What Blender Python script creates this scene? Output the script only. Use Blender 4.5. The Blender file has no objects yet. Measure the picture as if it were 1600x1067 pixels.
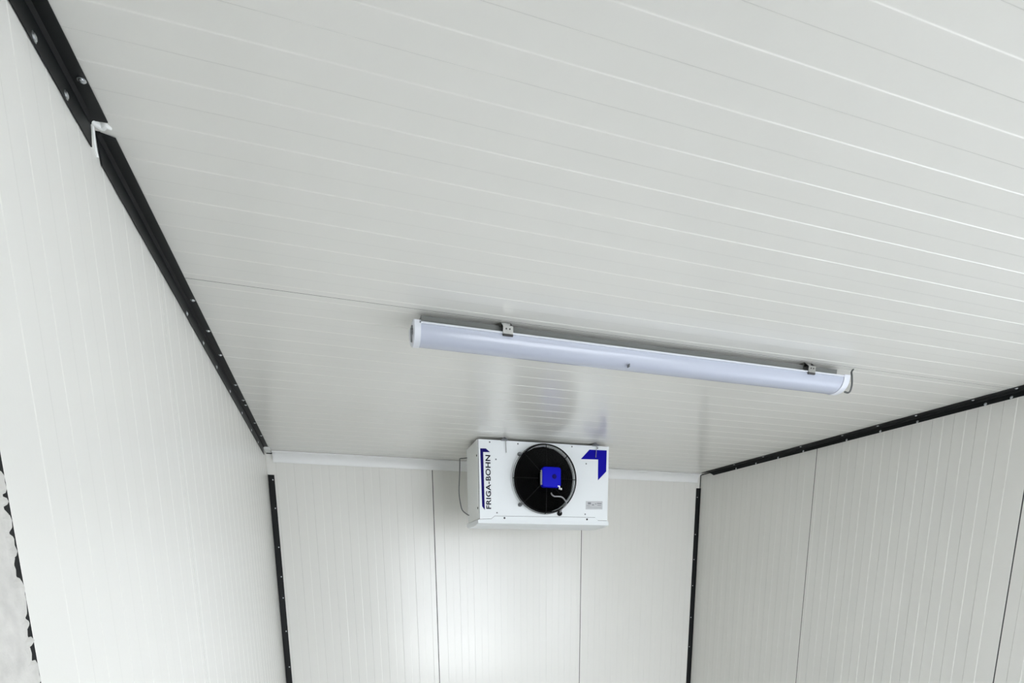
import bpy, bmesh, math, random
from mathutils import Vector, Matrix
random.seed(7)
PI = math.pi
scn = bpy.context.scene
COL = scn.collection
H = 1.83                      # camera height above the floor
ZC = 2.50                     # ceiling height
XL, XR, YB, YF = -0.2988, 2.5537, 3.6073, -1.0

# ------------------------------------------------------------------ camera
cd = bpy.data.cameras.new('camera')
cd.sensor_width = 36.0
cd.lens = 879.03 / 1600 * 36.0
cd.shift_x = -9.36 / 1600
cd.shift_y = (1070.2 - 533.5) / 1600
cd.clip_start = 0.01
cam = bpy.data.objects.new('camera', cd)
COL.objects.link(cam)
Rm = ((0.9505543465581421, 0.30308948322624857, 0.06769933084654017),
      (-0.31047778032361745, 0.9324161105476911, 0.1849425443656365),
      (-0.007069806556284002, -0.19681707738090576, 0.9804147366734628))
M4 = Matrix.Identity(4)
for r in range(3):
    M4[r][0] = Rm[r][0]; M4[r][1] = Rm[r][2]; M4[r][2] = -Rm[r][1]
M4[0][3], M4[1][3], M4[2][3] = 0.0, 0.0, H
cam.matrix_world = M4
scn.camera = cam

# ------------------------------------------------------------------ world, daylight, exposure
w = bpy.data.worlds.new('World'); scn.world = w; w.use_nodes = True
bg = w.node_tree.nodes['Background']
bg.inputs['Color'].default_value = (0.88, 0.927, 0.995, 1)
bg.inputs['Strength'].default_value = 4.5
# the open doorway behind the camera: daylight comes in through it
DOOR_X0, DOOR_X1, DOOR_H = 0.95, 2.54, 2.20    # front doorway
YR, SIDE_Y0, SIDE_H = 1.29, 0.50, 1.98         # side loading door: from SIDE_Y0 to the first full right panel
ld = bpy.data.lights.new('doorway_daylight', 'AREA')
ld.shape = 'RECTANGLE'; ld.size = 2.0; ld.size_y = 0.9
ld.energy = 23; ld.color = (0.95, 0.975, 1.0)
lo = bpy.data.objects.new('doorway_daylight', ld); COL.objects.link(lo)
lo.location = (2.0, -2.9, 0.22)
lo.rotation_euler = (math.radians(106), 0, math.radians(8))
l2 = bpy.data.lights.new('side_daylight', 'AREA')
l2.shape = 'RECTANGLE'; l2.size = 0.75; l2.size_y = 1.8
l2.energy = 4.0; l2.color = (0.78, 0.87, 1.0)
o2 = bpy.data.objects.new('side_daylight', l2); COL.objects.link(o2)
o2.location = (2.9, 0.85, 1.0)
o2.rotation_euler = Vector((-1.9, 0.35, 0.15)).to_track_quat('-Z', 'Y').to_euler()
vs = scn.view_settings
scn.display_settings.display_device = 'sRGB'
vs.view_transform = 'Standard'; vs.look = 'None'; vs.gamma = 1.0
vs.use_curve_mapping = False
vs.exposure = 0.86

# ------------------------------------------------------------------ materials
def mat(name, col, rough=0.5, metal=0.0, bump=0.0, bscale=200.0, var=0.0, vscale=3.0, spec=0.5, coat=0.0):
    m = bpy.data.materials.new(name); m.use_nodes = True
    nt = m.node_tree; b = nt.nodes['Principled BSDF']
    b.inputs['Base Color'].default_value = (*col, 1)
    b.inputs['Roughness'].default_value = rough
    b.inputs['Metallic'].default_value = metal
    b.inputs['Specular IOR Level'].default_value = spec
    if coat: b.inputs['Coat Weight'].default_value = coat; b.inputs['Coat Roughness'].default_value = 0.1
    tc = nt.nodes.new('ShaderNodeTexCoord')
    if bump:
        n = nt.nodes.new('ShaderNodeTexNoise'); n.inputs['Scale'].default_value = bscale
        n.inputs['Detail'].default_value = 3
        bp = nt.nodes.new('ShaderNodeBump'); bp.inputs['Strength'].default_value = bump
        bp.inputs['Distance'].default_value = 0.001
        nt.links.new(tc.outputs['Object'], n.inputs['Vector'])
        nt.links.new(n.outputs['Fac'], bp.inputs['Height'])
        nt.links.new(bp.outputs['Normal'], b.inputs['Normal'])
    if var:
        n2 = nt.nodes.new('ShaderNodeTexNoise'); n2.inputs['Scale'].default_value = vscale
        n2.inputs['Detail'].default_value = 5
        mx = nt.nodes.new('ShaderNodeMix'); mx.data_type = 'RGBA'
        nt.links.new(tc.outputs['Object'], n2.inputs['Vector'])
        nt.links.new(n2.outputs['Fac'], mx.inputs[0])
        mx.inputs[6].default_value = (*[c * (1 - var) for c in col], 1)
        mx.inputs[7].default_value = (*[min(1, c * (1 + var)) for c in col], 1)
        nt.links.new(mx.outputs[2], b.inputs['Base Color'])
    return m
M = {}
M['panel'] = mat('white_coated_steel', (0.81, 0.80, 0.755), 0.21, spec=0.5, bump=0.05, bscale=260, var=0.012, vscale=2.0)
M['core'] = mat('dark_panel_core', (0.06, 0.06, 0.058), 0.8, var=0.05)
M['skin'] = mat('outer_skin', (0.55, 0.56, 0.55), 0.6, var=0.02)
M['black'] = mat('black_coated_trim', (0.005, 0.006, 0.0065), 0.5, spec=0.3, bump=0.03, var=0.1, vscale=20)
M['blackgap'] = mat('black_gap', (0.006, 0.006, 0.006), 0.9, var=0.1)
M['screw'] = mat('zinc_screw', (0.62, 0.64, 0.66), 0.28, 1.0, var=0.05)
M['darkscrew'] = mat('dark_screw', (0.03, 0.03, 0.035), 0.4, 0.6, var=0.05)
M['cove'] = mat('white_plastic', (0.88, 0.885, 0.87), 0.35, var=0.01)
M['silicone'] = mat('white_silicone', (0.86, 0.87, 0.85), 0.4, bump=0.3, bscale=60, var=0.02)
M['concrete'] = mat('plastered_concrete', (0.62, 0.605, 0.57), 0.9, bump=1.0, bscale=90, var=0.24, vscale=48)
M['floor'] = mat('floor_concrete', (0.25, 0.25, 0.243), 0.7, bump=0.3, bscale=40, var=0.06, vscale=5)
M['case'] = mat('white_enamel_casing', (0.83, 0.86, 0.87), 0.34, var=0.008)
M['caseside'] = mat('grey_white_side', (0.86, 0.88, 0.86), 0.36, var=0.008)
M['blue'] = mat('blue_vinyl', (0.003, 0.001, 0.33), 0.6, spec=0.12, var=0.04)
M['navy'] = mat('navy_vinyl', (0.008, 0.004, 0.13), 0.6, spec=0.12, var=0.04)
M['ink'] = mat('dark_lettering', (0.008, 0.009, 0.02), 0.6, spec=0.1, var=0.04)
M['fanblack'] = mat('black_fan_plastic', (0.0006, 0.0006, 0.0006), 0.9, spec=0.0, var=0.05)
M['wire'] = mat('black_guard_wire', (0.002, 0.002, 0.002), 0.5, spec=0.15, var=0.05)
M['motorblue'] = mat('blue_motor_cap', (0.003, 0.004, 0.50), 0.55, spec=0.15, var=0.05)
M['grey'] = mat('grey_label', (0.55, 0.56, 0.57), 0.5, var=0.04)
M['print'] = mat('grey_print', (0.22, 0.23, 0.25), 0.6, var=0.1)
M['braid'] = mat('braided_cable', (0.33, 0.33, 0.34), 0.4, 0.5, bump=0.5, bscale=400, var=0.2, vscale=200)
M['cable'] = mat('grey_cable', (0.13, 0.14, 0.14), 0.45, var=0.05)
M['steel'] = mat('stainless_clip', (0.46, 0.46, 0.44), 0.35, 0.85, var=0.06, vscale=80)
M['bolt'] = mat('grey_bracket', (0.20, 0.21, 0.22), 0.45, 0.5, var=0.06)
M['diff'] = mat('frosted_diffuser', (0.49, 0.52, 0.61), 0.18, var=0.01)
M['lamp'] = mat('lamp_housing', (0.72, 0.745, 0.80), 0.3, var=0.01)
M['shadegrey'] = mat('shadow_grey', (0.20, 0.205, 0.195), 0.5, 0.0, spec=0.3, var=0.05)  # shadow tone above the batten light, put into the colour
M['lip'] = mat('clip_slot', (0.05, 0.05, 0.05), 0.5, var=0.05)

# ------------------------------------------------------------------ helpers
def obj(name, bm, m, parent=None, smooth=False, kind=None):
    bmesh.ops.recalc_face_normals(bm, faces=bm.faces)
    me = bpy.data.meshes.new(name); bm.to_mesh(me); bm.free()
    me.materials.append(m)
    if smooth:
        for p in me.polygons: p.use_smooth = True
        me.set_sharp_from_angle(angle=math.radians(35))
    o = bpy.data.objects.new(name, me); COL.objects.link(o)
    if parent is not None:
        o.parent = parent
        o.matrix_parent_inverse = PINV.get(parent.name, Matrix.Identity(4))
    if kind: o['kind'] = kind
    return o
PINV = {}
def empty(name, loc, label=None, cat=None, group=None, kind=None):
    o = bpy.data.objects.new(name, None); COL.objects.link(o)
    o.location = loc; o.empty_display_size = 0.05
    PINV[o.name] = Matrix.Translation(-Vector(loc))
    if label: o['label'] = label
    if cat: o['category'] = cat
    if group: o['group'] = group
    if kind: o['kind'] = kind
    return o
ID = Matrix.Identity(4)
def box(bm, a, b, bev=0.0, mx=ID):
    xs = (min(a[0], b[0]), max(a[0], b[0])); ys = (min(a[1], b[1]), max(a[1], b[1])); zs = (min(a[2], b[2]), max(a[2], b[2]))
    v = [bm.verts.new((x, y, z)) for x in xs for y in ys for z in zs]
    fs = [bm.faces.new([v[i] for i in f]) for f in ((0, 1, 3, 2), (4, 6, 7, 5), (0, 4, 5, 1), (2, 3, 7, 6), (0, 2, 6, 4), (1, 5, 7, 3))]
    if bev:
        es = list({e for f in fs for e in f.edges})
        r = bmesh.ops.bevel(bm, geom=es, offset=bev, segments=2, profile=0.6, affect='EDGES', clamp_overlap=True)
        v = list({vv for f in r['faces'] for vv in f.verts} | {x for x in v if x.is_valid})
    if mx is not ID: bmesh.ops.transform(bm, matrix=mx, verts=v)
def prism(bm, poly, t0, t1, f):
    """poly: list of (s,h); extruded t0..t1; f(s,h,t)->xyz"""
    a = [bm.verts.new(f(s, h, t0)) for s, h in poly]; b = [bm.verts.new(f(s, h, t1)) for s, h in poly]
    n = len(poly)
    for i in range(n): bm.faces.new((a[i], a[(i + 1) % n], b[(i + 1) % n], b[i]))
    bm.faces.new(a); bm.faces.new(b[::-1])
def tube(bm, pts, r, seg=8, closed=False):
    pts = [Vector(p) for p in pts]; n = len(pts); rings = []
    up = None
    for i, p in enumerate(pts):
        if closed: t = pts[(i + 1) % n] - pts[i - 1]
        else: t = pts[min(i + 1, n - 1)] - pts[max(i - 1, 0)]
        t.normalize()
        if up is None:
            up = Vector((0, 0, 1)) if abs(t.z) < 0.9 else Vector((1, 0, 0))
        u = (up - t * up.dot(t)).normalized(); up = u; v = t.cross(u)
        rr = r[i] if isinstance(r, (list, tuple)) else r
        rings.append([bm.verts.new(p + (u * math.cos(2 * PI * k / seg) + v * math.sin(2 * PI * k / seg)) * rr) for k in range(seg)])
    for i in range(n if closed else n - 1):
        a, b = rings[i], rings[(i + 1) % n]
        for k in range(seg): bm.faces.new((a[k], a[(k + 1) % seg], b[(k + 1) % seg], b[k]))
    if not closed: bm.faces.new(rings[0][::-1]); bm.faces.new(rings[-1])
def smooth_path(pts, k=6):
    P = [Vector(p) for p in pts]; out = []
    for i in range(len(P) - 1):
        p0, p1, p2, p3 = P[max(i - 1, 0)], P[i], P[i + 1], P[min(i + 2, len(P) - 1)]
        for j in range(k):
            t = j / k
            out.append(0.5 * ((2 * p1) + (p2 - p0) * t + (2 * p0 - 5 * p1 + 4 * p2 - p3) * t * t + (3 * p1 - p0 - 3 * p2 + p3) * t ** 3))
    out.append(P[-1]); return out
def lathe(bm, prof, c, ax, seg=32, close=False):
    """prof: (r, h) along axis ax from c"""
    ax = Vector(ax).normalized(); c = Vector(c)
    u = ax.orthogonal().normalized(); v = ax.cross(u); rings = []
    for r, h in prof:
        rings.append([bm.verts.new(c + ax * h + (u * math.cos(2 * PI * k / seg) + v * math.sin(2 * PI * k / seg)) * max(r, 1e-5)) for k in range(seg)])
    for i in range(len(rings) - 1):
        a, b = rings[i], rings[i + 1]
        for k in range(seg): bm.faces.new((a[k], a[(k + 1) % seg], b[(k + 1) % seg], b[k]))
    if close:
        a, b = rings[-1], rings[0]
        for k in range(seg): bm.faces.new((a[k], a[(k + 1) % seg], b[(k + 1) % seg], b[k]))
    else:
        bm.faces.new(rings[0][::-1]); bm.faces.new(rings[-1])
def screw_mesh(bm, c, n, r=0.0042, h=0.0028):
    """round pan head with washer, standing on the surface at c, normal n"""
    lathe(bm, [(r * 1.35, 0), (r * 1.35, h * .25), (r, h * .3), (r * .92, h * .75), (r * .55, h), (r * .28, h * 1.02), (r * .22, h * .7), (0, h * .7)], c, n, 14)

# ------------------------------------------------------------------ sandwich panels with shallow ribs
DEP, FW = 0.0009, 0.0036      # rib depth and facet width
GAP = 0.0046
TH = 0.08
def panel_prof(a, b, bright, DEP):
    """(s,h): h=0 is the face plane, ribs rise from s=bright to bright+pitch/2 by DEP into the room"""
    a += GAP / 2; b -= GAP / 2; c = 0.0006
    top = [(a, -c * 1.2), (a + c, 0.0)]
    for i, s in enumerate(bright):
        e = s + 0.0472
        if s < a + 0.004: continue
        if s + FW > b - 0.004: continue
        top += [(s, 0.0), (s + FW * .33, DEP * .12), (s + FW * .67, DEP * .88), (s + FW, DEP)]
        if e + FW < b - 0.004: top += [(e, DEP), (e + FW * .33, DEP * .88), (e + FW * .67, DEP * .12), (e + FW, 0.0)]
    lh = top[-1][1]
    top += [(b - c, lh), (b, lh - c * 1.2)]
    return top + [(b, -TH), (a, -TH)]
def ribbed_wall(name, joints, t0, t1, f, bright, slab, dep=None):
    root = empty(name, (0, 0, 0), kind='structure')
    bm = bmesh.new(); box(bm, *slab); obj('backing', bm, M['core'], root)
    for a, b in zip(joints[:-1], joints[1:]):
        bm = bmesh.new(); prism(bm, panel_prof(a, b, bright(a, b), dep or DEP), t0, t1, f)
        obj('panel', bm, M['panel'], root)
    for a in joints[1:-1]:
        bm = bmesh.new(); prism(bm, [(a - GAP / 2, -.0005), (a + GAP / 2, -.0005), (a + GAP / 2, -.02), (a - GAP / 2, -.02)], t0, t1, f)
        obj('joint_seal', bm, M['core'], root)
    return root
def std(a, b, off=0.027, p=0.0945):
    return [a + off + p * k for k in range(11)]
# ceiling: panels run left-right, joined along y
E_ = 0.0
ribbed_wall('ceiling', [-1.3794, -0.4794, 0.5206, 1.6206, 2.6206, YB + TH], XL - TH, XR + TH,
            lambda s, h, t: (t, s, ZC - h), lambda a, b: [b - 1 + .027 + .0945 * k for k in range(-1, 11)], ((XL - TH, -1.38, ZC + TH + .001), (XR + TH, YB + TH, ZC + TH + 0.02)))
# left wall
ribbed_wall('wall_left', [0.7097, 1.490, 2.490, YB], 0.0, ZC,
            lambda s, h, t: (XL + h, s, t),
            lambda a, b: [b - 1 + .027 + .0945 * k for k in range(11)] if a < 1 else std(a, b),
            ((XL - TH - .02, 0.66, 0), (XL - TH - .001, YB, ZC)), 0.0005)
# right wall
def rb(a, b):
    return [b - 1.028 + 0.070 + 0.0933 * k for k in range(11)] if a < 1 else [a + 0.070 + 0.0933 * k for k in range(11)]
ribbed_wall('wall_right', [YR, 1.549, 2.577, YB], 0.0, ZC,
            lambda s, h, t: (XR - h, s, t), rb, ((XR + TH + .001, YR, 0), (XR + TH + 0.02, YB, ZC)))
# back wall
ribbed_wall('wall_back', [XL - TH, 0.632, 1.632, XR + TH], 0.0, ZC,
            lambda s, h, t: (s, YB - h, t),
            lambda a, b: [0.632 - 1 + .020 + .0945 * k for k in range(11)] if a < 0 else std(a, b, .061, .091),
            ((XL - TH, YB + TH + .001, 0), (XR + TH, YB + TH + 0.02, ZC)))
bm = bmesh.new(); box(bm, (XL - 2.5, YF - 5, -0.1), (XR + 5, YB + .2, 0.0)); obj('floor', bm, M['floor'], kind='structure')
# front wall with the open doorway
bm = bmesh.new()
box(bm, (XL - .3, YF - .12, 0), (DOOR_X0, YF, ZC)); box(bm, (DOOR_X1, YF - .12, 0), (XR + .1, YF, ZC)); box(bm, (DOOR_X0, YF - .12, DOOR_H), (DOOR_X1, YF, ZC))
obj('wall_front', bm, M['cove'], kind='structure')
bm = bmesh.new()
box(bm, (XR, SIDE_Y0, SIDE_H), (XR + .08, YR - .004, ZC)); box(bm, (XR, YF, 0), (XR + .08, SIDE_Y0, ZC))
obj('wall_front_right', bm, M['cove'], kind='structure')
# rough masonry jamb in front of the first left panel
bm = bmesh.new()
XJ = XL + 0.002
ed = []
z = 0.0
while z <= ZC - 0.004:
    ed.append((z, 0.7084 + random.uniform(-0.0010, 0.0009) + 0.0004 * math.sin(z * 37) + (random.random() < .10) * -0.002)); z += 0.006
fr = [bm.verts.new((XJ - random.uniform(0, .004), y, z)) for z, y in ed]
bk = [bm.verts.new((XJ - .012, y + random.uniform(-.002, .001), z)) for z, y in ed]
bb = [bm.verts.new((XJ - .30, .69, z)) for z, y in ed]
fl = [bm.verts.new((XJ, y - .02, z)) for z, y in ed]
ff = [bm.verts.new((XJ, YF, z)) for z, y in ed]
fb = [bm.verts.new((XJ - .30, YF, z)) for z, y in ed]
for i in range(len(ed) - 1):
    for a, b in ((ff, fl), (fl, fr), (fr, bk), (bk, bb), (bb, fb), (fb, ff)):
        bm.faces.new((a[i], b[i], b[i + 1], a[i + 1]))
for i in (0, -1): bm.faces.new((ff[i], fl[i], fr[i], bk[i], bb[i], fb[i]))
jamb = obj('wall_front_left', bm, M['concrete'], kind='structure')
bm = bmesh.new(); box(bm, (XL - .03, 0.694, 0), (XL - .0003, 0.7125, ZC))
obj('joint_foam', bm, M['blackgap'], jamb)

# ------------------------------------------------------------------ black angle trims
def flange_strip(bm, p0, p1, inner, outer, n, t=0.0016):
    """p0,p1: crease end points; inner/outer: (offset vector at each end) give the flat strip; n normal"""
    P = [Vector(v) for v in (p0, p1)]
    n = Vector(n)
    q = [P[0] + Vector(inner[0]), P[1] + Vector(inner[1]), P[1] + Vector(outer[1]), P[0] + Vector(outer[0])]
    a = [bm.verts.new(v) for v in q]; b = [bm.verts.new(v + n * t) for v in q]
    for i in range(4): bm.faces.new((a[i], a[(i + 1) % 4], b[(i + 1) % 4], b[i]))
    bm.faces.new(a[::-1]); bm.faces.new(b)
tn = [0]
def trim(y0, y1, side, cw0, cw1, ww0, ww1, cy0, cy1, screws_c, screws_w, wl=0.0427, cl=0.026):
    """ceiling-to-wall trim. ceiling flange spans y cw0..cw1 at its outer edge, wall flange ww0..ww1"""
    tn[0] += 1
    x = XL if side < 0 else XR
    s = 1 if side < 0 else -1
    root = empty('trim_%d' % tn[0], (x, y0, ZC), kind='structure')
    e = DEP + .0004
    bm = bmesh.new()
    # ceiling flange
    a = [(x + s * .005, cy0, ZC - e), (x + s * .005, cy1, ZC - e), (x + s * cl, cw1, ZC - e), (x + s * cl, cw0, ZC - e)]
    va = [bm.verts.new(v) for v in a]; vb = [bm.verts.new((v[0], v[1], v[2] - .0016)) for v in a]
    for i in range(4): bm.faces.new((va[i], va[(i + 1) % 4], vb[(i + 1) % 4], vb[i]))
    bm.faces.new(va); bm.faces.new(vb[::-1])
    obj('ceiling_flange', bm, M['black'], root)
    bm = bmesh.new()
    a = [(x + s * e, cy0, ZC - .005), (x + s * e, cy1, ZC - .005), (x + s * e, ww1, ZC - wl), (x + s * e, ww0, ZC - wl)]
    va = [bm.verts.new(v) for v in a]; vb = [bm.verts.new((v[0] + s * .0016, v[1], v[2])) for v in a]
    for i in range(4): bm.faces.new((va[i], va[(i + 1) % 4], vb[(i + 1) % 4], vb[i]))
    bm.faces.new(va); bm.faces.new(vb[::-1])
    obj('wall_flange', bm, M['black'], root)
    # recessed corner channel
    bm = bmesh.new()
    prism(bm, [(0.0012, 0.0012), (0.0078, 0.0012), (0.0078, 0.0032), (0.0032, 0.0078), (0.0012, 0.0078)], cy0, cy1,
          lambda a_, b_, t: (x + s * a_, t, ZC - b_))
    obj('corner_channel', bm, M['blackgap'], root)
    for y in screws_c:
        bm = bmesh.new(); screw_mesh(bm, (x + s * cl * .74, y, ZC - e - .0014), (0, 0, -1)); obj('screw', bm, M['screw'], root, True)
    for y in screws_w:
        bm = bmesh.new(); screw_mesh(bm, (x + s * (e + .0014), y, ZC - wl * .80), (s, 0, 0)); obj('screw', bm, M['screw'], root, True)
    return root
SW = [0.957, 1.045]; 
t1 = trim(0.40, 1.13, -1, 0.40, 1.138, 0.40, 1.131, 0.40, 1.140, [0.59, 0.78, 1.061], [0.58, 0.76, .957, 1.045])
t2 = trim(1.16, 3.46, -1, 1.172, 3.46, 1.172, 3.47, 1.164, 3.46,
          [1.729, 1.918, 2.104, 2.401, 2.593, 2.66, 2.95, 3.2], [1.7295, 1.9217, 2.1195, 2.370, 2.66, 2.95, 3.2])
t3 = trim(YF, 3.55, 1, YF, 3.52, YF, 3.46, YF, 3.50,
          [1.604, 1.759, 1.996, 2.183, 2.381, 2.652, 2.94, 3.2], [1.643, 1.736, 2.017, 2.2, 2.389, 2.671, 2.861, 3.046, 3.229], wl=.026, cl=.058)
# white silicone at the gap in the left trim
def blob(bm, pts, r, n=6):
    tube(bm, smooth_path(pts, 5), r, n)
bm = bmesh.new()
pts = smooth_path([(XL + .004, 1.138, ZC - .005), (XL + .009, 1.146, ZC - .0025), (XL + .014, 1.150, ZC - .002), (XL + .020, 1.146, ZC - .002), (XL + .026, 1.152, ZC - .0015)], 6)
n = len(pts); tube(bm, pts, [0.002 + 0.0035 * math.sin(PI * (i / (n - 1)) ** .8) for i in range(n)], 10)
pts = smooth_path([(XL + .004, 1.142, ZC - .004), (XL + .002, 1.150, ZC - .014), (XL + .001, 1.152, ZC - .028), (XL + .001, 1.158, ZC - .040)], 6)
n = len(pts); tube(bm, pts, [0.0022] * n, 8)
obj('sealant', bm, M['silicone'], t2, True)

# vertical corner trims of the back wall
def vtrim(x0, x1, ztop, zs, xwall, s):
    tn[0] += 1
    root = empty('trim_%d' % tn[0], (x0, YB, 0), kind='structure')
    bm = bmesh.new(); box(bm, (x0, YB - DEP - .0028, 0), (x1, YB - DEP - .0006, ztop)); obj('wall_flange', bm, M['black'], root)
    bm = bmesh.new(); box(bm, (xwall + s * (DEP + .0006), YB - DEP - .010, 0), (xwall + s * (DEP + .0028), YB - DEP - .0030, ztop)); obj('side_flange', bm, M['black'], root)
    sx = x0 + (x1 - x0) * .7 if s > 0 else x0 + (x1 - x0) * .35
    for zz in zs:
        bm = bmesh.new(); screw_mesh(bm, (sx, YB - DEP - .0026, zz), (0, -1, 0), .0026); obj('screw', bm, M['screw'], root, True)
    # thin black joint line up to the ceiling
    return root
v1 = vtrim(XL + .002, XL + .034, H + .5468, [H + z for z in (.52, .366, .15, -.017, -.139, -.335, -.55)], XL, 1)
v2 = vtrim(XR - .034, XR - .002, H + .5892 - .012, [H + z for z in (.515, .258, .081, -.107, -.34, -.56)], XR, -1)
bm = bmesh.new(); box(bm, (XR - .006, YB - .0045, H + .575), (XR - .0015, YB - .0015, ZC - .002)); obj('joint_line', bm, M['blackgap'], v2)
bm = bmesh.new(); box(bm, (XR - .0045, 3.50, ZC - .006), (XR - .0015, YB - .002, ZC - .0015)); obj('joint_line', bm, M['blackgap'], t3)
bm = bmesh.new(); box(bm, (XL + .002, YB - .006, ZC - .012), (XL + .036, YB - .0015, ZC - .005)); obj('joint_line', bm, M['blackgap'], v1)
bm = bmesh.new(); box(bm, (XL + .0015, 3.47, ZC - .008), (XL + .03, 3.60, ZC - .0015)); obj('sealant', bm, M['silicone'], t2)

# white cove moulding along the back wall
tn[0] += 1
bm = bmesh.new()
R_ = .046
prof = [(0.0015, ZC - .0015), (0.0015, ZC - R_ - .010), (.006, ZC - R_ - .010), (.0075, ZC - R_ - .006)]
for k in range(9):
    a = k / 8 * PI / 2
    prof.append((R_ + .002 - (R_ - .006) * math.cos(a) , ZC - R_ - .002 + (R_ - .006) * math.sin(a)))
prof += [(R_ + .004, ZC - .0075), (R_ + .004, ZC - .0015)]
prism(bm, prof, XL + .034, XR - .030, lambda a, b, t: (t, YB - a, b))
obj('trim_%d' % tn[0], bm, M['cove'], kind='structure', smooth=True)

# ------------------------------------------------------------------ ceiling light
LX0, LX1 = 0.250, 1.703
LY = 1.652                    # centre line
HW = 0.042
ZT = ZC - 0.030               # top of the housing
lamp = empty('batten_light', ((LX0 + LX1) / 2, LY, ZC), 'long unlit white batten light with frosted tube cover clipped under the ceiling', 'ceiling light')
ZW = ZC - 0.036               # rim height
bm = bmesh.new()
prism(bm, [(-HW - .0015, ZW), (-HW - .0015, ZW + .004), (-HW + .002, ZW + .006), (HW - .002, ZW + .006), (HW + .0015, ZW + .004), (HW + .0015, ZW)], LX0 + .012, LX1 - .02,
      lambda a, b, t: (t, LY + a, b))
obj('housing', bm, M['lamp'], lamp)
bm = bmesh.new(); box(bm, (LX0 + .020, LY - .022, ZW + .005), (LX1 - .034, LY + .022, ZC - .009), .0015); obj('shade_strip', bm, M['shadegrey'], lamp)  # added dark spine, stands in for the shadow between light and ceiling
def arc(hw, hz, z0, n=28, p=2.3):
    out = []
    for k in range(n + 1):
        a = -PI / 2 + PI * k / n
        sx = math.sin(a); cz = math.cos(a)
        out.append((hw * math.copysign(abs(sx) ** (2 / p), sx), z0 - hz * abs(cz) ** (2 / p)))
    return out
bm = bmesh.new()
prism(bm, arc(HW - .0015, .040, ZW - .0002), LX0 + .012, LX1 - .02, lambda a, b, t: (t, LY + a, b))
diff = obj('diffuser', bm, M['diff'], lamp, True)
# end caps
def cap(x0, x1, grow, rnd):
    bm = bmesh.new()
    base = [(-HW - grow, ZT + .001), ] + arc(HW + grow, .040 + grow, ZW) + [(HW + grow, ZT + .001)]
    secs = [(x0, 1.0), (x1, 1.0)] if rnd == 0 else [(x0, 1.0), (x1 - rnd * .5, 1.0), (x1 - rnd * .15, .985), (x1, .95)]
    if rnd < 0: secs = [(x1, 1.0), (x0 - rnd * .5, 1.0), (x0 - rnd * .15, .95), (x0, .86)]
    rings = []
    for xx, k in secs:
        rings.append([bm.verts.new((xx, LY + a * k, ZT + (b - ZT) * k)) for a, b in base])
    for a, b in zip(rings[:-1], rings[1:]):
        for i in range(len(a)): bm.faces.new((a[i], a[(i + 1) % len(a)], b[(i + 1) % len(a)], b[i]))
    bm.faces.new(rings[0][::-1]); bm.faces.new(rings[-1])
    return obj('end_cap', bm, M['lamp'], lamp, True)
capL = cap(LX0 - .004, LX0 + .016, .0015, -.008)
capR = cap(LX1 - .022, LX1 + .004, .0015, .006)
bm = bmesh.new()
box(bm, (LX0 - .008, LY - .034, ZW - .012), (LX0 - .002, LY - .022, ZW - .004), .001)
box(bm, (LX0 - .008, LY - .030, ZW - .022), (LX0 - .002, LY - .018, ZW - .015), .001)
tube(bm, smooth_path([(LX0 - .0075, LY - .030, ZW - .010), (LX0 - .008, LY - .026, ZW - .025), (LX0 - .006, LY - .012, ZW - .036)]), .0022, 8)
obj('latch', bm, M['bolt'], capL)
bm = bmesh.new(); lathe(bm, [(.009, 0), (.009, .008), (.006, .010), (.006, .014)], (LX1 - .001, LY, ZW - .018), (1, 0, 0), 18); obj('cable_gland', bm, M['lamp'], capR, True)
bm = bmesh.new()
tube(bm, smooth_path([(LX1 + .002, LY - .026, H + .594), (LX1 + .008, LY - .036, H + .589), (LX1 + .015, LY - .038, H + .596), (LX1 + .023, LY - .034, H + .618), (LX1 + .028, LY - .026, H + .645), (LX1 + .031, LY - .020, ZC - .010), (LX1 + .038, LY - .020, ZC - .0005)]), .0030, 8)
obj('power_cable', bm, M['cable'], lamp, True)
bm = bmesh.new(); box(bm, (0.877, LY - .036, ZW - .0435), (0.8795, LY - .024, ZW - .035), .0005, ); obj('diffuser_latch', bm, M['bolt'], lamp)
def clip(x):
    bm = bmesh.new()
    w_ = .014; e = .0015
    yn = LY - HW - .0045
    prism(bm, [(LY - .024, ZC - DEP - .0002), (LY - .0255, ZC - DEP - .0002), (LY - .0255, ZW + .0195), (yn + e, ZW + .0175), (yn + e, ZW + .001), (yn + .006, ZW - .002), (yn + .006, ZW - .0035),
               (yn, ZW - .001), (yn, ZW + .019), (LY - .024, ZW + .021)], x - w_, x + w_, lambda a, b, t: (t, a, b))
    c = obj('mounting_clip', bm, M['steel'], lamp)
    bm = bmesh.new()
    yf = LY + HW + .0045
    prism(bm, [(LY + .024, ZC - DEP - .0002), (LY + .0255, ZC - DEP - .0002), (LY + .0255, ZW + .0195), (yf - e, ZW + .0175), (yf - e, ZW + .001), (yf - .006, ZW - .002), (yf - .006, ZW - .0035),
               (yf, ZW - .001), (yf, ZW + .019), (LY + .024, ZW + .021)], x - w_, x + w_, lambda a, b, t: (t, a, b))
    obj('rear_leg', bm, M['steel'], c)
    for dx in (-.005, .005):
        bm = bmesh.new(); lathe(bm, [(.0022, 0), (.0022, .0006), (0, .0006)], (x + dx, yn - .0001, ZW + .011), (0, -1, 0), 10); obj('rivet', bm, M['lip'], c)
    bm = bmesh.new(); box(bm, (x - w_, yn - .0004, ZW - .0062), (x + w_, yn + .004, ZW - .002)); obj('clip_lip', bm, M['lip'], c)
clip(0.501); clip(1.540)

# ------------------------------------------------------------------ evaporator unit
EX, EY, EA, ET = 0.7436, 2.9157, -0.0248, 0.0019
EZ0, EZ1 = H + 0.2699, H + 0.655
EW = 0.7213; EDEP = 0.27
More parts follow.
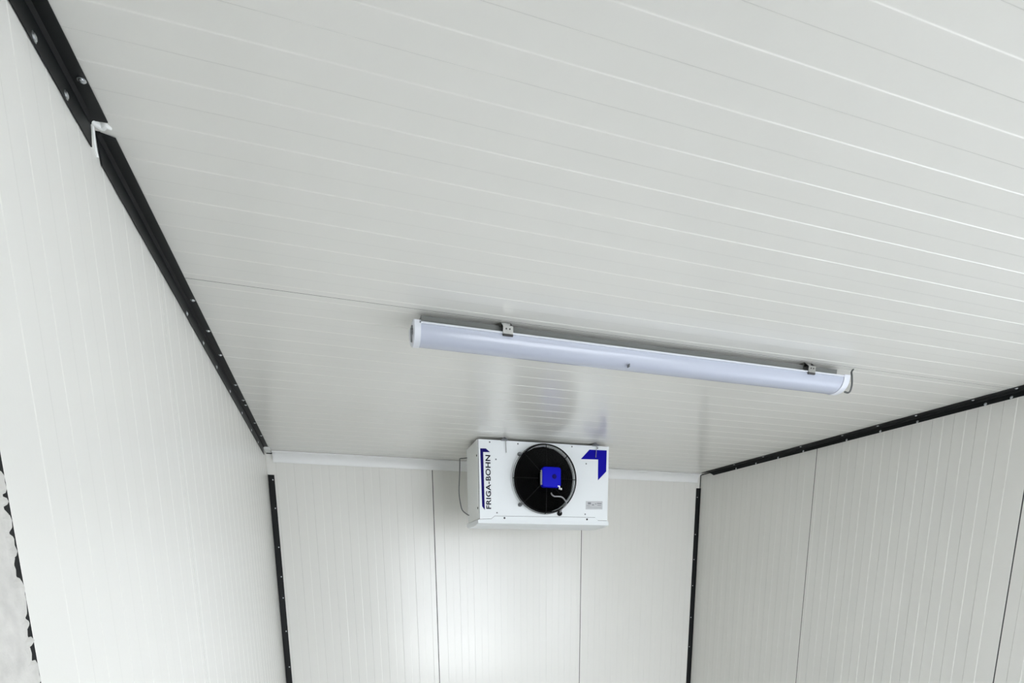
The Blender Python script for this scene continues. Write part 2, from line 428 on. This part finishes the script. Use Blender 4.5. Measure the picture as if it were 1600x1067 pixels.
# local frame: u along the front, d depth (away from camera), z world height
ca, sa = math.cos(EA), math.sin(EA)
unit = empty('evaporator_unit', (EX, EY, EZ0), 'white ceiling-hung cooling unit with round black fan and blue chevron logo', 'cooling unit')
PINV[unit.name] = Matrix.Identity(4)
unit.rotation_euler = (0, 0, EA)
# parts are modelled in the unit's own frame: (u, d, z-EZ0)
def Lz(z): return z + H - EZ0           # photo-plane heights are given relative to the camera
HT = EZ1 - EZ0
HB = 0.0
fu, fz, FR = 0.3500, Lz(0.4722), 0.1655   # fan centre and opening radius
seam = [(0.0, Lz(.2681)), (0.0652, Lz(.271)), (0.0836, Lz(.2855)), (0.6481, Lz(.2892)), (0.6654, Lz(.2733)), (EW, Lz(.2731))]
sm = 0.0009
def holed_plate(outer, hole_c, hole_r, d0, d1, seg=72):
    bm = bmesh.new()
    ov = [bm.verts.new((u, d0, z)) for u, z in outer]
    es = [bm.edges.new((ov[i], ov[(i + 1) % len(ov)])) for i in range(len(ov))]
    if hole_r:
        hv = [bm.verts.new((hole_c[0] + hole_r * math.cos(2 * PI * k / seg), d0, hole_c[1] + hole_r * math.sin(2 * PI * k / seg))) for k in range(seg)]
        es += [bm.edges.new((hv[i], hv[(i + 1) % seg])) for i in range(seg)]
    r = bmesh.ops.triangle_fill(bm, use_beauty=True, use_dissolve=False, edges=es)
    fs = [g for g in r['geom'] if isinstance(g, bmesh.types.BMFace)]
    ex = bmesh.ops.extrude_face_region(bm, geom=fs)
    vv = [g for g in ex['geom'] if isinstance(g, bmesh.types.BMVert)]
    bmesh.ops.translate(bm, verts=vv, vec=(0, d1 - d0, 0))
    return bm
# front panel: above the seam line
outer = [(0.0045, HT), (0.0045, seam[0][1] + sm)] + [(u, z + sm) for u, z in seam[1:]] + [(EW, HT)]
front = obj('front_panel', holed_plate(outer, (fu, fz), FR, 0.0, 0.0016), M['case'], unit)
# drip tray with its front apron
bm = holed_plate([(-.0030, -.020), (EW + .0045, -.020)] + [(EW + .0045, seam[-1][1] - sm - .003), (EW, seam[-1][1] - sm)] + [(u, z - sm) for u, z in seam[::-1][1:]] + [(-.0030, seam[0][1] - sm - .003)], None, 0, -.0015, 0.0012)
apron_c = bm
tray = obj('drip_tray', bm, M['case'], unit)
bm = bmesh.new()
# shallow tray body: rim, sloping underside
prism(bm, [(-.0045, -.004), (-.0055, -.020), (-.003, -.0225), (.012, -.0235), (.06, -.030), (EDEP * .8, -.033), (EDEP + .004, -.022), (EDEP + .006, -.004)], -.006, EW + .006, lambda a, b, t: (t, a, b))
obj('tray_pan', bm, M['case'], tray)
# casing body behind: top, sides, back with inner fan shroud (open front)
bm = bmesh.new()
box(bm, (.0065, .0025, HT - .0020), (EW - .001, EDEP, HT - .0005)); obj('top_cover', bm, M['caseside'], unit)
def side(u0, u1):
    bm = bmesh.new()
    prism(bm, [(.0005, .0), (.0005, HT), (EDEP, HT), (EDEP, .0)], u0, u1, lambda a, b, t: (t, a, b))
    return obj('side_panel', bm, M['caseside'], unit)
sl = side(0.0, 0.0016); sr = side(EW - .0016, EW)
sr.location.y += .0015
bm = bmesh.new(); box(bm, (.0017, .0022, .004), (.0060, .006, HT - .002)); obj('edge_seal', bm, M['blackgap'], unit)
bm = bmesh.new(); box(bm, (.002, EDEP - .002, 0), (EW - .002, EDEP, HT)); obj('back_panel', bm, M['caseside'], unit)
bm = bmesh.new(); box(bm, (.002, .0018, -.002), (EW - .002, .0035, .026)); obj('seam_backing', bm, M['core'], unit)
# coil fins and tubes seen behind on the intake side
bm = bmesh.new(); box(bm, (.03, EDEP - .070, .02), (EW - .03, EDEP - .010, HT - .02)); obj('coil', bm, M['fanblack'], unit)
# bell mouth around the fan
bm = bmesh.new()
lathe(bm, [(.1810, 0.0002), (.1790, .0012), (.1760, .0030), (.1730, .0045), (.1705, .0050), (.1690, .0050), (.1660, .0045), (.1645, .002), (.1640, -.010), (.1625, -.010), (.1630, .004), (.1640, -.0002)][::1], (fu, -.0001, fz), (0, -1, 0), 96, close=True)
bell = obj('bell_mouth', bm, M['case'], unit, True)
bm = bmesh.new()
lathe(bm, [(.1620, -.003), (.1615, -.09), (.1600, -.13), (.0, -.132), (.0, -.135), (.1632, -.135), (.1635, -.003)], (fu, -.001, fz), (0, -1, 0), 72, close=True)
obj('fan_shroud', bm, M['fanblack'], unit, True)
# impeller
imp_c = Vector((fu, .052, fz))
bm = bmesh.new()
lathe(bm, [(.048, -.02), (.050, .012), (.046, .018), (0, .018)], imp_c, (0, -1, 0), 40)
fan = obj('fan_hub', bm, M['fanblack'], unit, True)
for k in range(5):
    bm = bmesh.new(); n = 8; rows = []
    for i in range(n + 1):
        r = .047 + (.150 - .047) * i / n
        wd = .36 + .30 * math.sin(PI * i / n * .62 + .4)
        row = []
        for j in range(7):
            f_ = j / 6 - .5
            a = 2 * PI * k / 5 + f_ * wd * 1.5 + .35 * i / n
            row.append(Vector((fu + r * math.cos(a), imp_c.y + f_ * .040 * (1.2 - .5 * i / n) + .004 * math.cos(f_ * PI), fz + r * math.sin(a))))
        rows.append(row)
    top = [[bm.verts.new(v) for v in row] for row in rows]; bot = [[bm.verts.new(v + Vector((0, .002, 0))) for v in row] for row in rows]
    for i in range(n):
        for j in range(6):
            bm.faces.new((top[i][j], top[i][j + 1], top[i + 1][j + 1], top[i + 1][j])); bm.faces.new((bot[i][j], bot[i + 1][j], bot[i + 1][j + 1], bot[i][j + 1]))
    for i in range(n):
        for j in (0, 6): bm.faces.new((top[i][j], top[i + 1][j], bot[i + 1][j], bot[i][j]))
    for i in (0, n):
        for j in range(6): bm.faces.new((top[i][j], top[i][j + 1], bot[i][j + 1], bot[i][j]))
    obj('fan_blade', bm, M['fanblack'], fan, True)
# wire guard
bm = bmesh.new()
def ring(r, d, wr, seg=72, s=6):
    tube(bm, [(fu + r * math.cos(2 * PI * k / seg), d, fz + r * math.sin(2 * PI * k / seg)) for k in range(seg)], wr, s, closed=True)
ring(.1680, -.036, .0036, 96, 8)
ring(.1735, -.022, .0014, 96)
ring(.1655, -.041, .0018, 96)
nr = 22
for i in range(nr):
    r = .052 + (.160 - .052) * i / (nr - 1)
    ring(r, -.042 - .006 * (1 - i / nr), .0011, 64, 5)
for k in range(8):
    a = 2 * PI * k / 8 + PI / 8 * 0
    pts = [(fu + r * math.cos(a), d, fz + r * math.sin(a)) for r, d in ((.045, -.049), (.10, -.047), (.155, -.0435), (.171, -.034), (.1735, -.020))]
    tube(bm, pts, .0020, 6)
guard = obj('fan_guard', bm, M['wire'], unit, True)
# guard feet: black arms reaching out to the casing
for u, z in ((.2183, Lz(.5923)), (.2196, Lz(.3444))):
    dv = Vector((u - fu, 0, z - fz)).normalized()
    p_in = Vector((fu, -.034, fz)) + dv * .168; p_out = Vector((u, -.003, z))
    bm = bmesh.new()
    mid = Vector((u, -.020, z)) * .6 + p_in * .4
    tube(bm, smooth_path([p_in, mid, Vector((u, -.016, z)), p_out], 5), .0072, 8)
    lathe(bm, [(.0105, 0), (.0105, .006), (.007, .009), (0, .0095)], (u, -.001, z), (0, -1, 0), 16)
    obj('guard_foot', bm, M['bolt'] if u < .3 else M['wire'], guard, True)
# motor with blue cap
bm = bmesh.new(); lathe(bm, [(.050, 0), (.050, .045), (.044, .052), (0, .052)], (fu + .012, .010, fz), (0, -1, 0), 40); motor = obj('motor', bm, M['fanblack'], unit, True)
mu0, mu1, mz0, mz1 = .3212, .4225, Lz(.4275), Lz(.5275)
bm = bmesh.new(); box(bm, (mu0, -.068, mz0), (mu1, -.038, mz1))
es = [e for e in bm.edges if abs(e.verts[0].co.y - e.verts[1].co.y) > .01]
bmesh.ops.bevel(bm, geom=es, offset=.014, segments=5, profile=.5, affect='EDGES')
es = [e for e in bm.edges if e.verts[0].co.y < -.067 and e.verts[1].co.y < -.067]
bmesh.ops.bevel(bm, geom=es, offset=.004, segments=3, profile=.5, affect='EDGES')
mc = obj('motor_cap', bm, M['motorblue'], motor, True)
bm = bmesh.new(); lathe(bm, [(.012, 0), (.012, .001), (.008, .0015), (0, .0015)], ((mu0 + mu1) / 2 + .014, -.068, (mz0 + mz1) / 2 + .003), (0, -1, 0), 20); obj('cap_dimple', bm, M['navy'], mc, True)
bm = bmesh.new(); box(bm, (mu0 - .0035, -.062, mz0 + .012), (mu0 - .0003, -.040, mz1 - .016), .001); obj('motor_label', bm, M['grey'], motor)
# braided motor cable with connector
def E(u, z, d): return (u, d, Lz(z))
bm = bmesh.new()
tube(bm, smooth_path([E(.375, .402, -.052), E(.377, .393, -.056), E(.390, .3845, -.058), E(.412, .3845, -.058), E(.431, .382, -.058), E(.449, .369, -.054), E(.462, .350, -.047), E(.452, .336, -.040), E(.444, .328, -.028), E(.4400, .310, -.012), E(.4400, .306, -.004)], 5), .0038, 8)
obj('motor_cable', bm, M['braid'], motor, True)
bm = bmesh.new()
box(bm, E(.404, .431, -.070), E(.416, .437, -.060), .001); box(bm, E(.412, .418, -.070), E(.418, .432, -.060), .001); box(bm, E(.422, .416, -.068), E(.428, .426, -.060), .001)
obj('connector', bm, M['cove'], motor)
bm = bmesh.new(); lathe(bm, [(.0135, 0), (.0135, .007), (.010, .010), (.006, .010), (.006, .013), (0, .013)], E(.4400, .3055, -.0005), (0, -1, 0), 24); obj('cable_grommet', bm, M['wire'], motor, True)
# printed marks
def flat(name, poly, m, parent, d=-.0006, t=.0004):
    bm = bmesh.new(); prism(bm, poly, d, d + t, lambda a, b, t_: (a, t_, b)); return obj(name, bm, m, parent)
badge = flat('badge_stripe', [(u, Lz(z)) for u, z in [(.0131, .6109), (.0425, .6120), (.0640, .5952), (.0282, .5945), (.0314, .3138), (.0175, .3320)]], M['navy'], front)
flat('chevron_logo', [(u, Lz(z)) for u, z in [(.6077, .6350), (.7084, .6363), (.7085, .5291), (.6605, .4817), (.6597, .5879), (.5595, .5855)]], M['blue'], front)
cu = bpy.data.curves.new('letters', 'FONT'); cu.body = 'FRIGA-BOHN'; cu.size = 1; cu.extrude = 0; cu.offset = 0.018; cu.space_character = 1.06
to = bpy.data.objects.new('letters_tmp', cu); COL.objects.link(to)
bpy.context.view_layer.update()
me = bpy.data.meshes.new_from_object(to.evaluated_get(bpy.context.evaluated_depsgraph_get()))
bpy.data.objects.remove(to)
xs = [v.co.x for v in me.vertices]; ys = [v.co.y for v in me.vertices]
x0, x1, y0, y1 = min(xs), max(xs), min(ys), max(ys)
for v in me.vertices:
    s = (v.co.x - x0) / (x1 - x0); t = (v.co.y - y0) / (y1 - y0)
    v.co = Vector((.0652 - t * .0262, -.0009, Lz(.3200 + s * (.5812 - .3200))))
bm = bmesh.new(); bm.from_mesh(me)
r = bmesh.ops.extrude_face_region(bm, geom=list(bm.faces))
bmesh.ops.translate(bm, verts=[g for g in r['geom'] if isinstance(g, bmesh.types.BMVert)], vec=(0, .0006, 0))
obj('lettering', bm, M['ink'], front)
stk = flat('rating_label', [(u, Lz(z)) for u, z in [(.5918, .3302), (.6908, .3325), (.6903, .3750), (.5916, .3727)]], M['grey'], front)
bm = bmesh.new()
for u0, u1, z0, z1 in ((.604, .622, .357, .367), (.628, .640, .352, .357), (.646, .654, .358, .362), (.658, .684, .360, .3645), (.660, .682, .351, .3535), (.597, .616, .3485, .3505), (.600, .684, .3395, .3405)):
    box(bm, E(u0, z0, -.0010), E(u1, z1, -.0005))
obj('label_marks', bm, M['print'], stk)
for u, z in [(.0626, .6432), (.2113, .6431), (.508, .6448), (.6549, .6451), (.094, .5628), (.5906, .5635), (.0961, .3017), (.5893, .3047)]:
    bm = bmesh.new(); screw_mesh(bm, E(u, z, 0), (0, -1, 0), .0030, .0018); obj('screw', bm, M['bolt'], front, True)
for u, z in [(.1355, .2763), (.5998, .2781)]:
    bm = bmesh.new(); screw_mesh(bm, E(u, z, -.0015), (0, -1, 0), .0038, .0022); obj('screw', bm, M['darkscrew'], tray, True)
for z in (.580, .325):
    bm = bmesh.new(); screw_mesh(bm, (0, .020, Lz(z)), (-1, 0, 0), .0045, .003); obj('screw', bm, M['darkscrew'], sl, True)
# ceiling brackets with hanging rods
for u, u2 in ((.1373, .1480), (.6400, .6430)):
    bm = bmesh.new()
    box(bm, (u - .016, -.010, HT - .002), (u + .016, .060, HT + .004), .001)
    lathe(bm, [(.011, 0), (.011, .008), (.007, .010), (.007, .015)], (u, -.001, HT + .003), (0, 0, -1) if 0 else (0, 0, 1), 6)
    lathe(bm, [(.014, 0), (.013, .005), (0, .006)], (u + .004, -.012, HT - .001), (0, 0, 1), 20)
    b = obj('hanging_bracket', bm, M['bolt'], unit, True)
    bm = bmesh.new(); tube(bm, [(u + .006, -.010, HT + .002), (u2, -.006, Lz(.5958))], .0017, 8); obj('hanging_rod', bm, M['steel'], b, True)
# supply cable down the left side
ci = Matrix.Rotation(-EA, 3, 'Z')
def W(x, y, z):
    v = ci @ Vector((x - EX, y - EY, 0)); return (v.x, v.y, Lz(z))
bm = bmesh.new()
tube(bm, smooth_path([W(.738, 3.13, .6035), W(.720, 3.15, .603), W(.706, 3.16, .602), W(.7055, 3.16, .590), W(.702, 3.16, .52), W(.6965, 3.16, .43), W(.703, 3.16, .37), W(.712, 3.155, .335), W(.735, 3.14, .312), W(.745, 3.14, .308)]), .0027, 8)
obj('supply_cable', bm, M['cable'], unit, True)
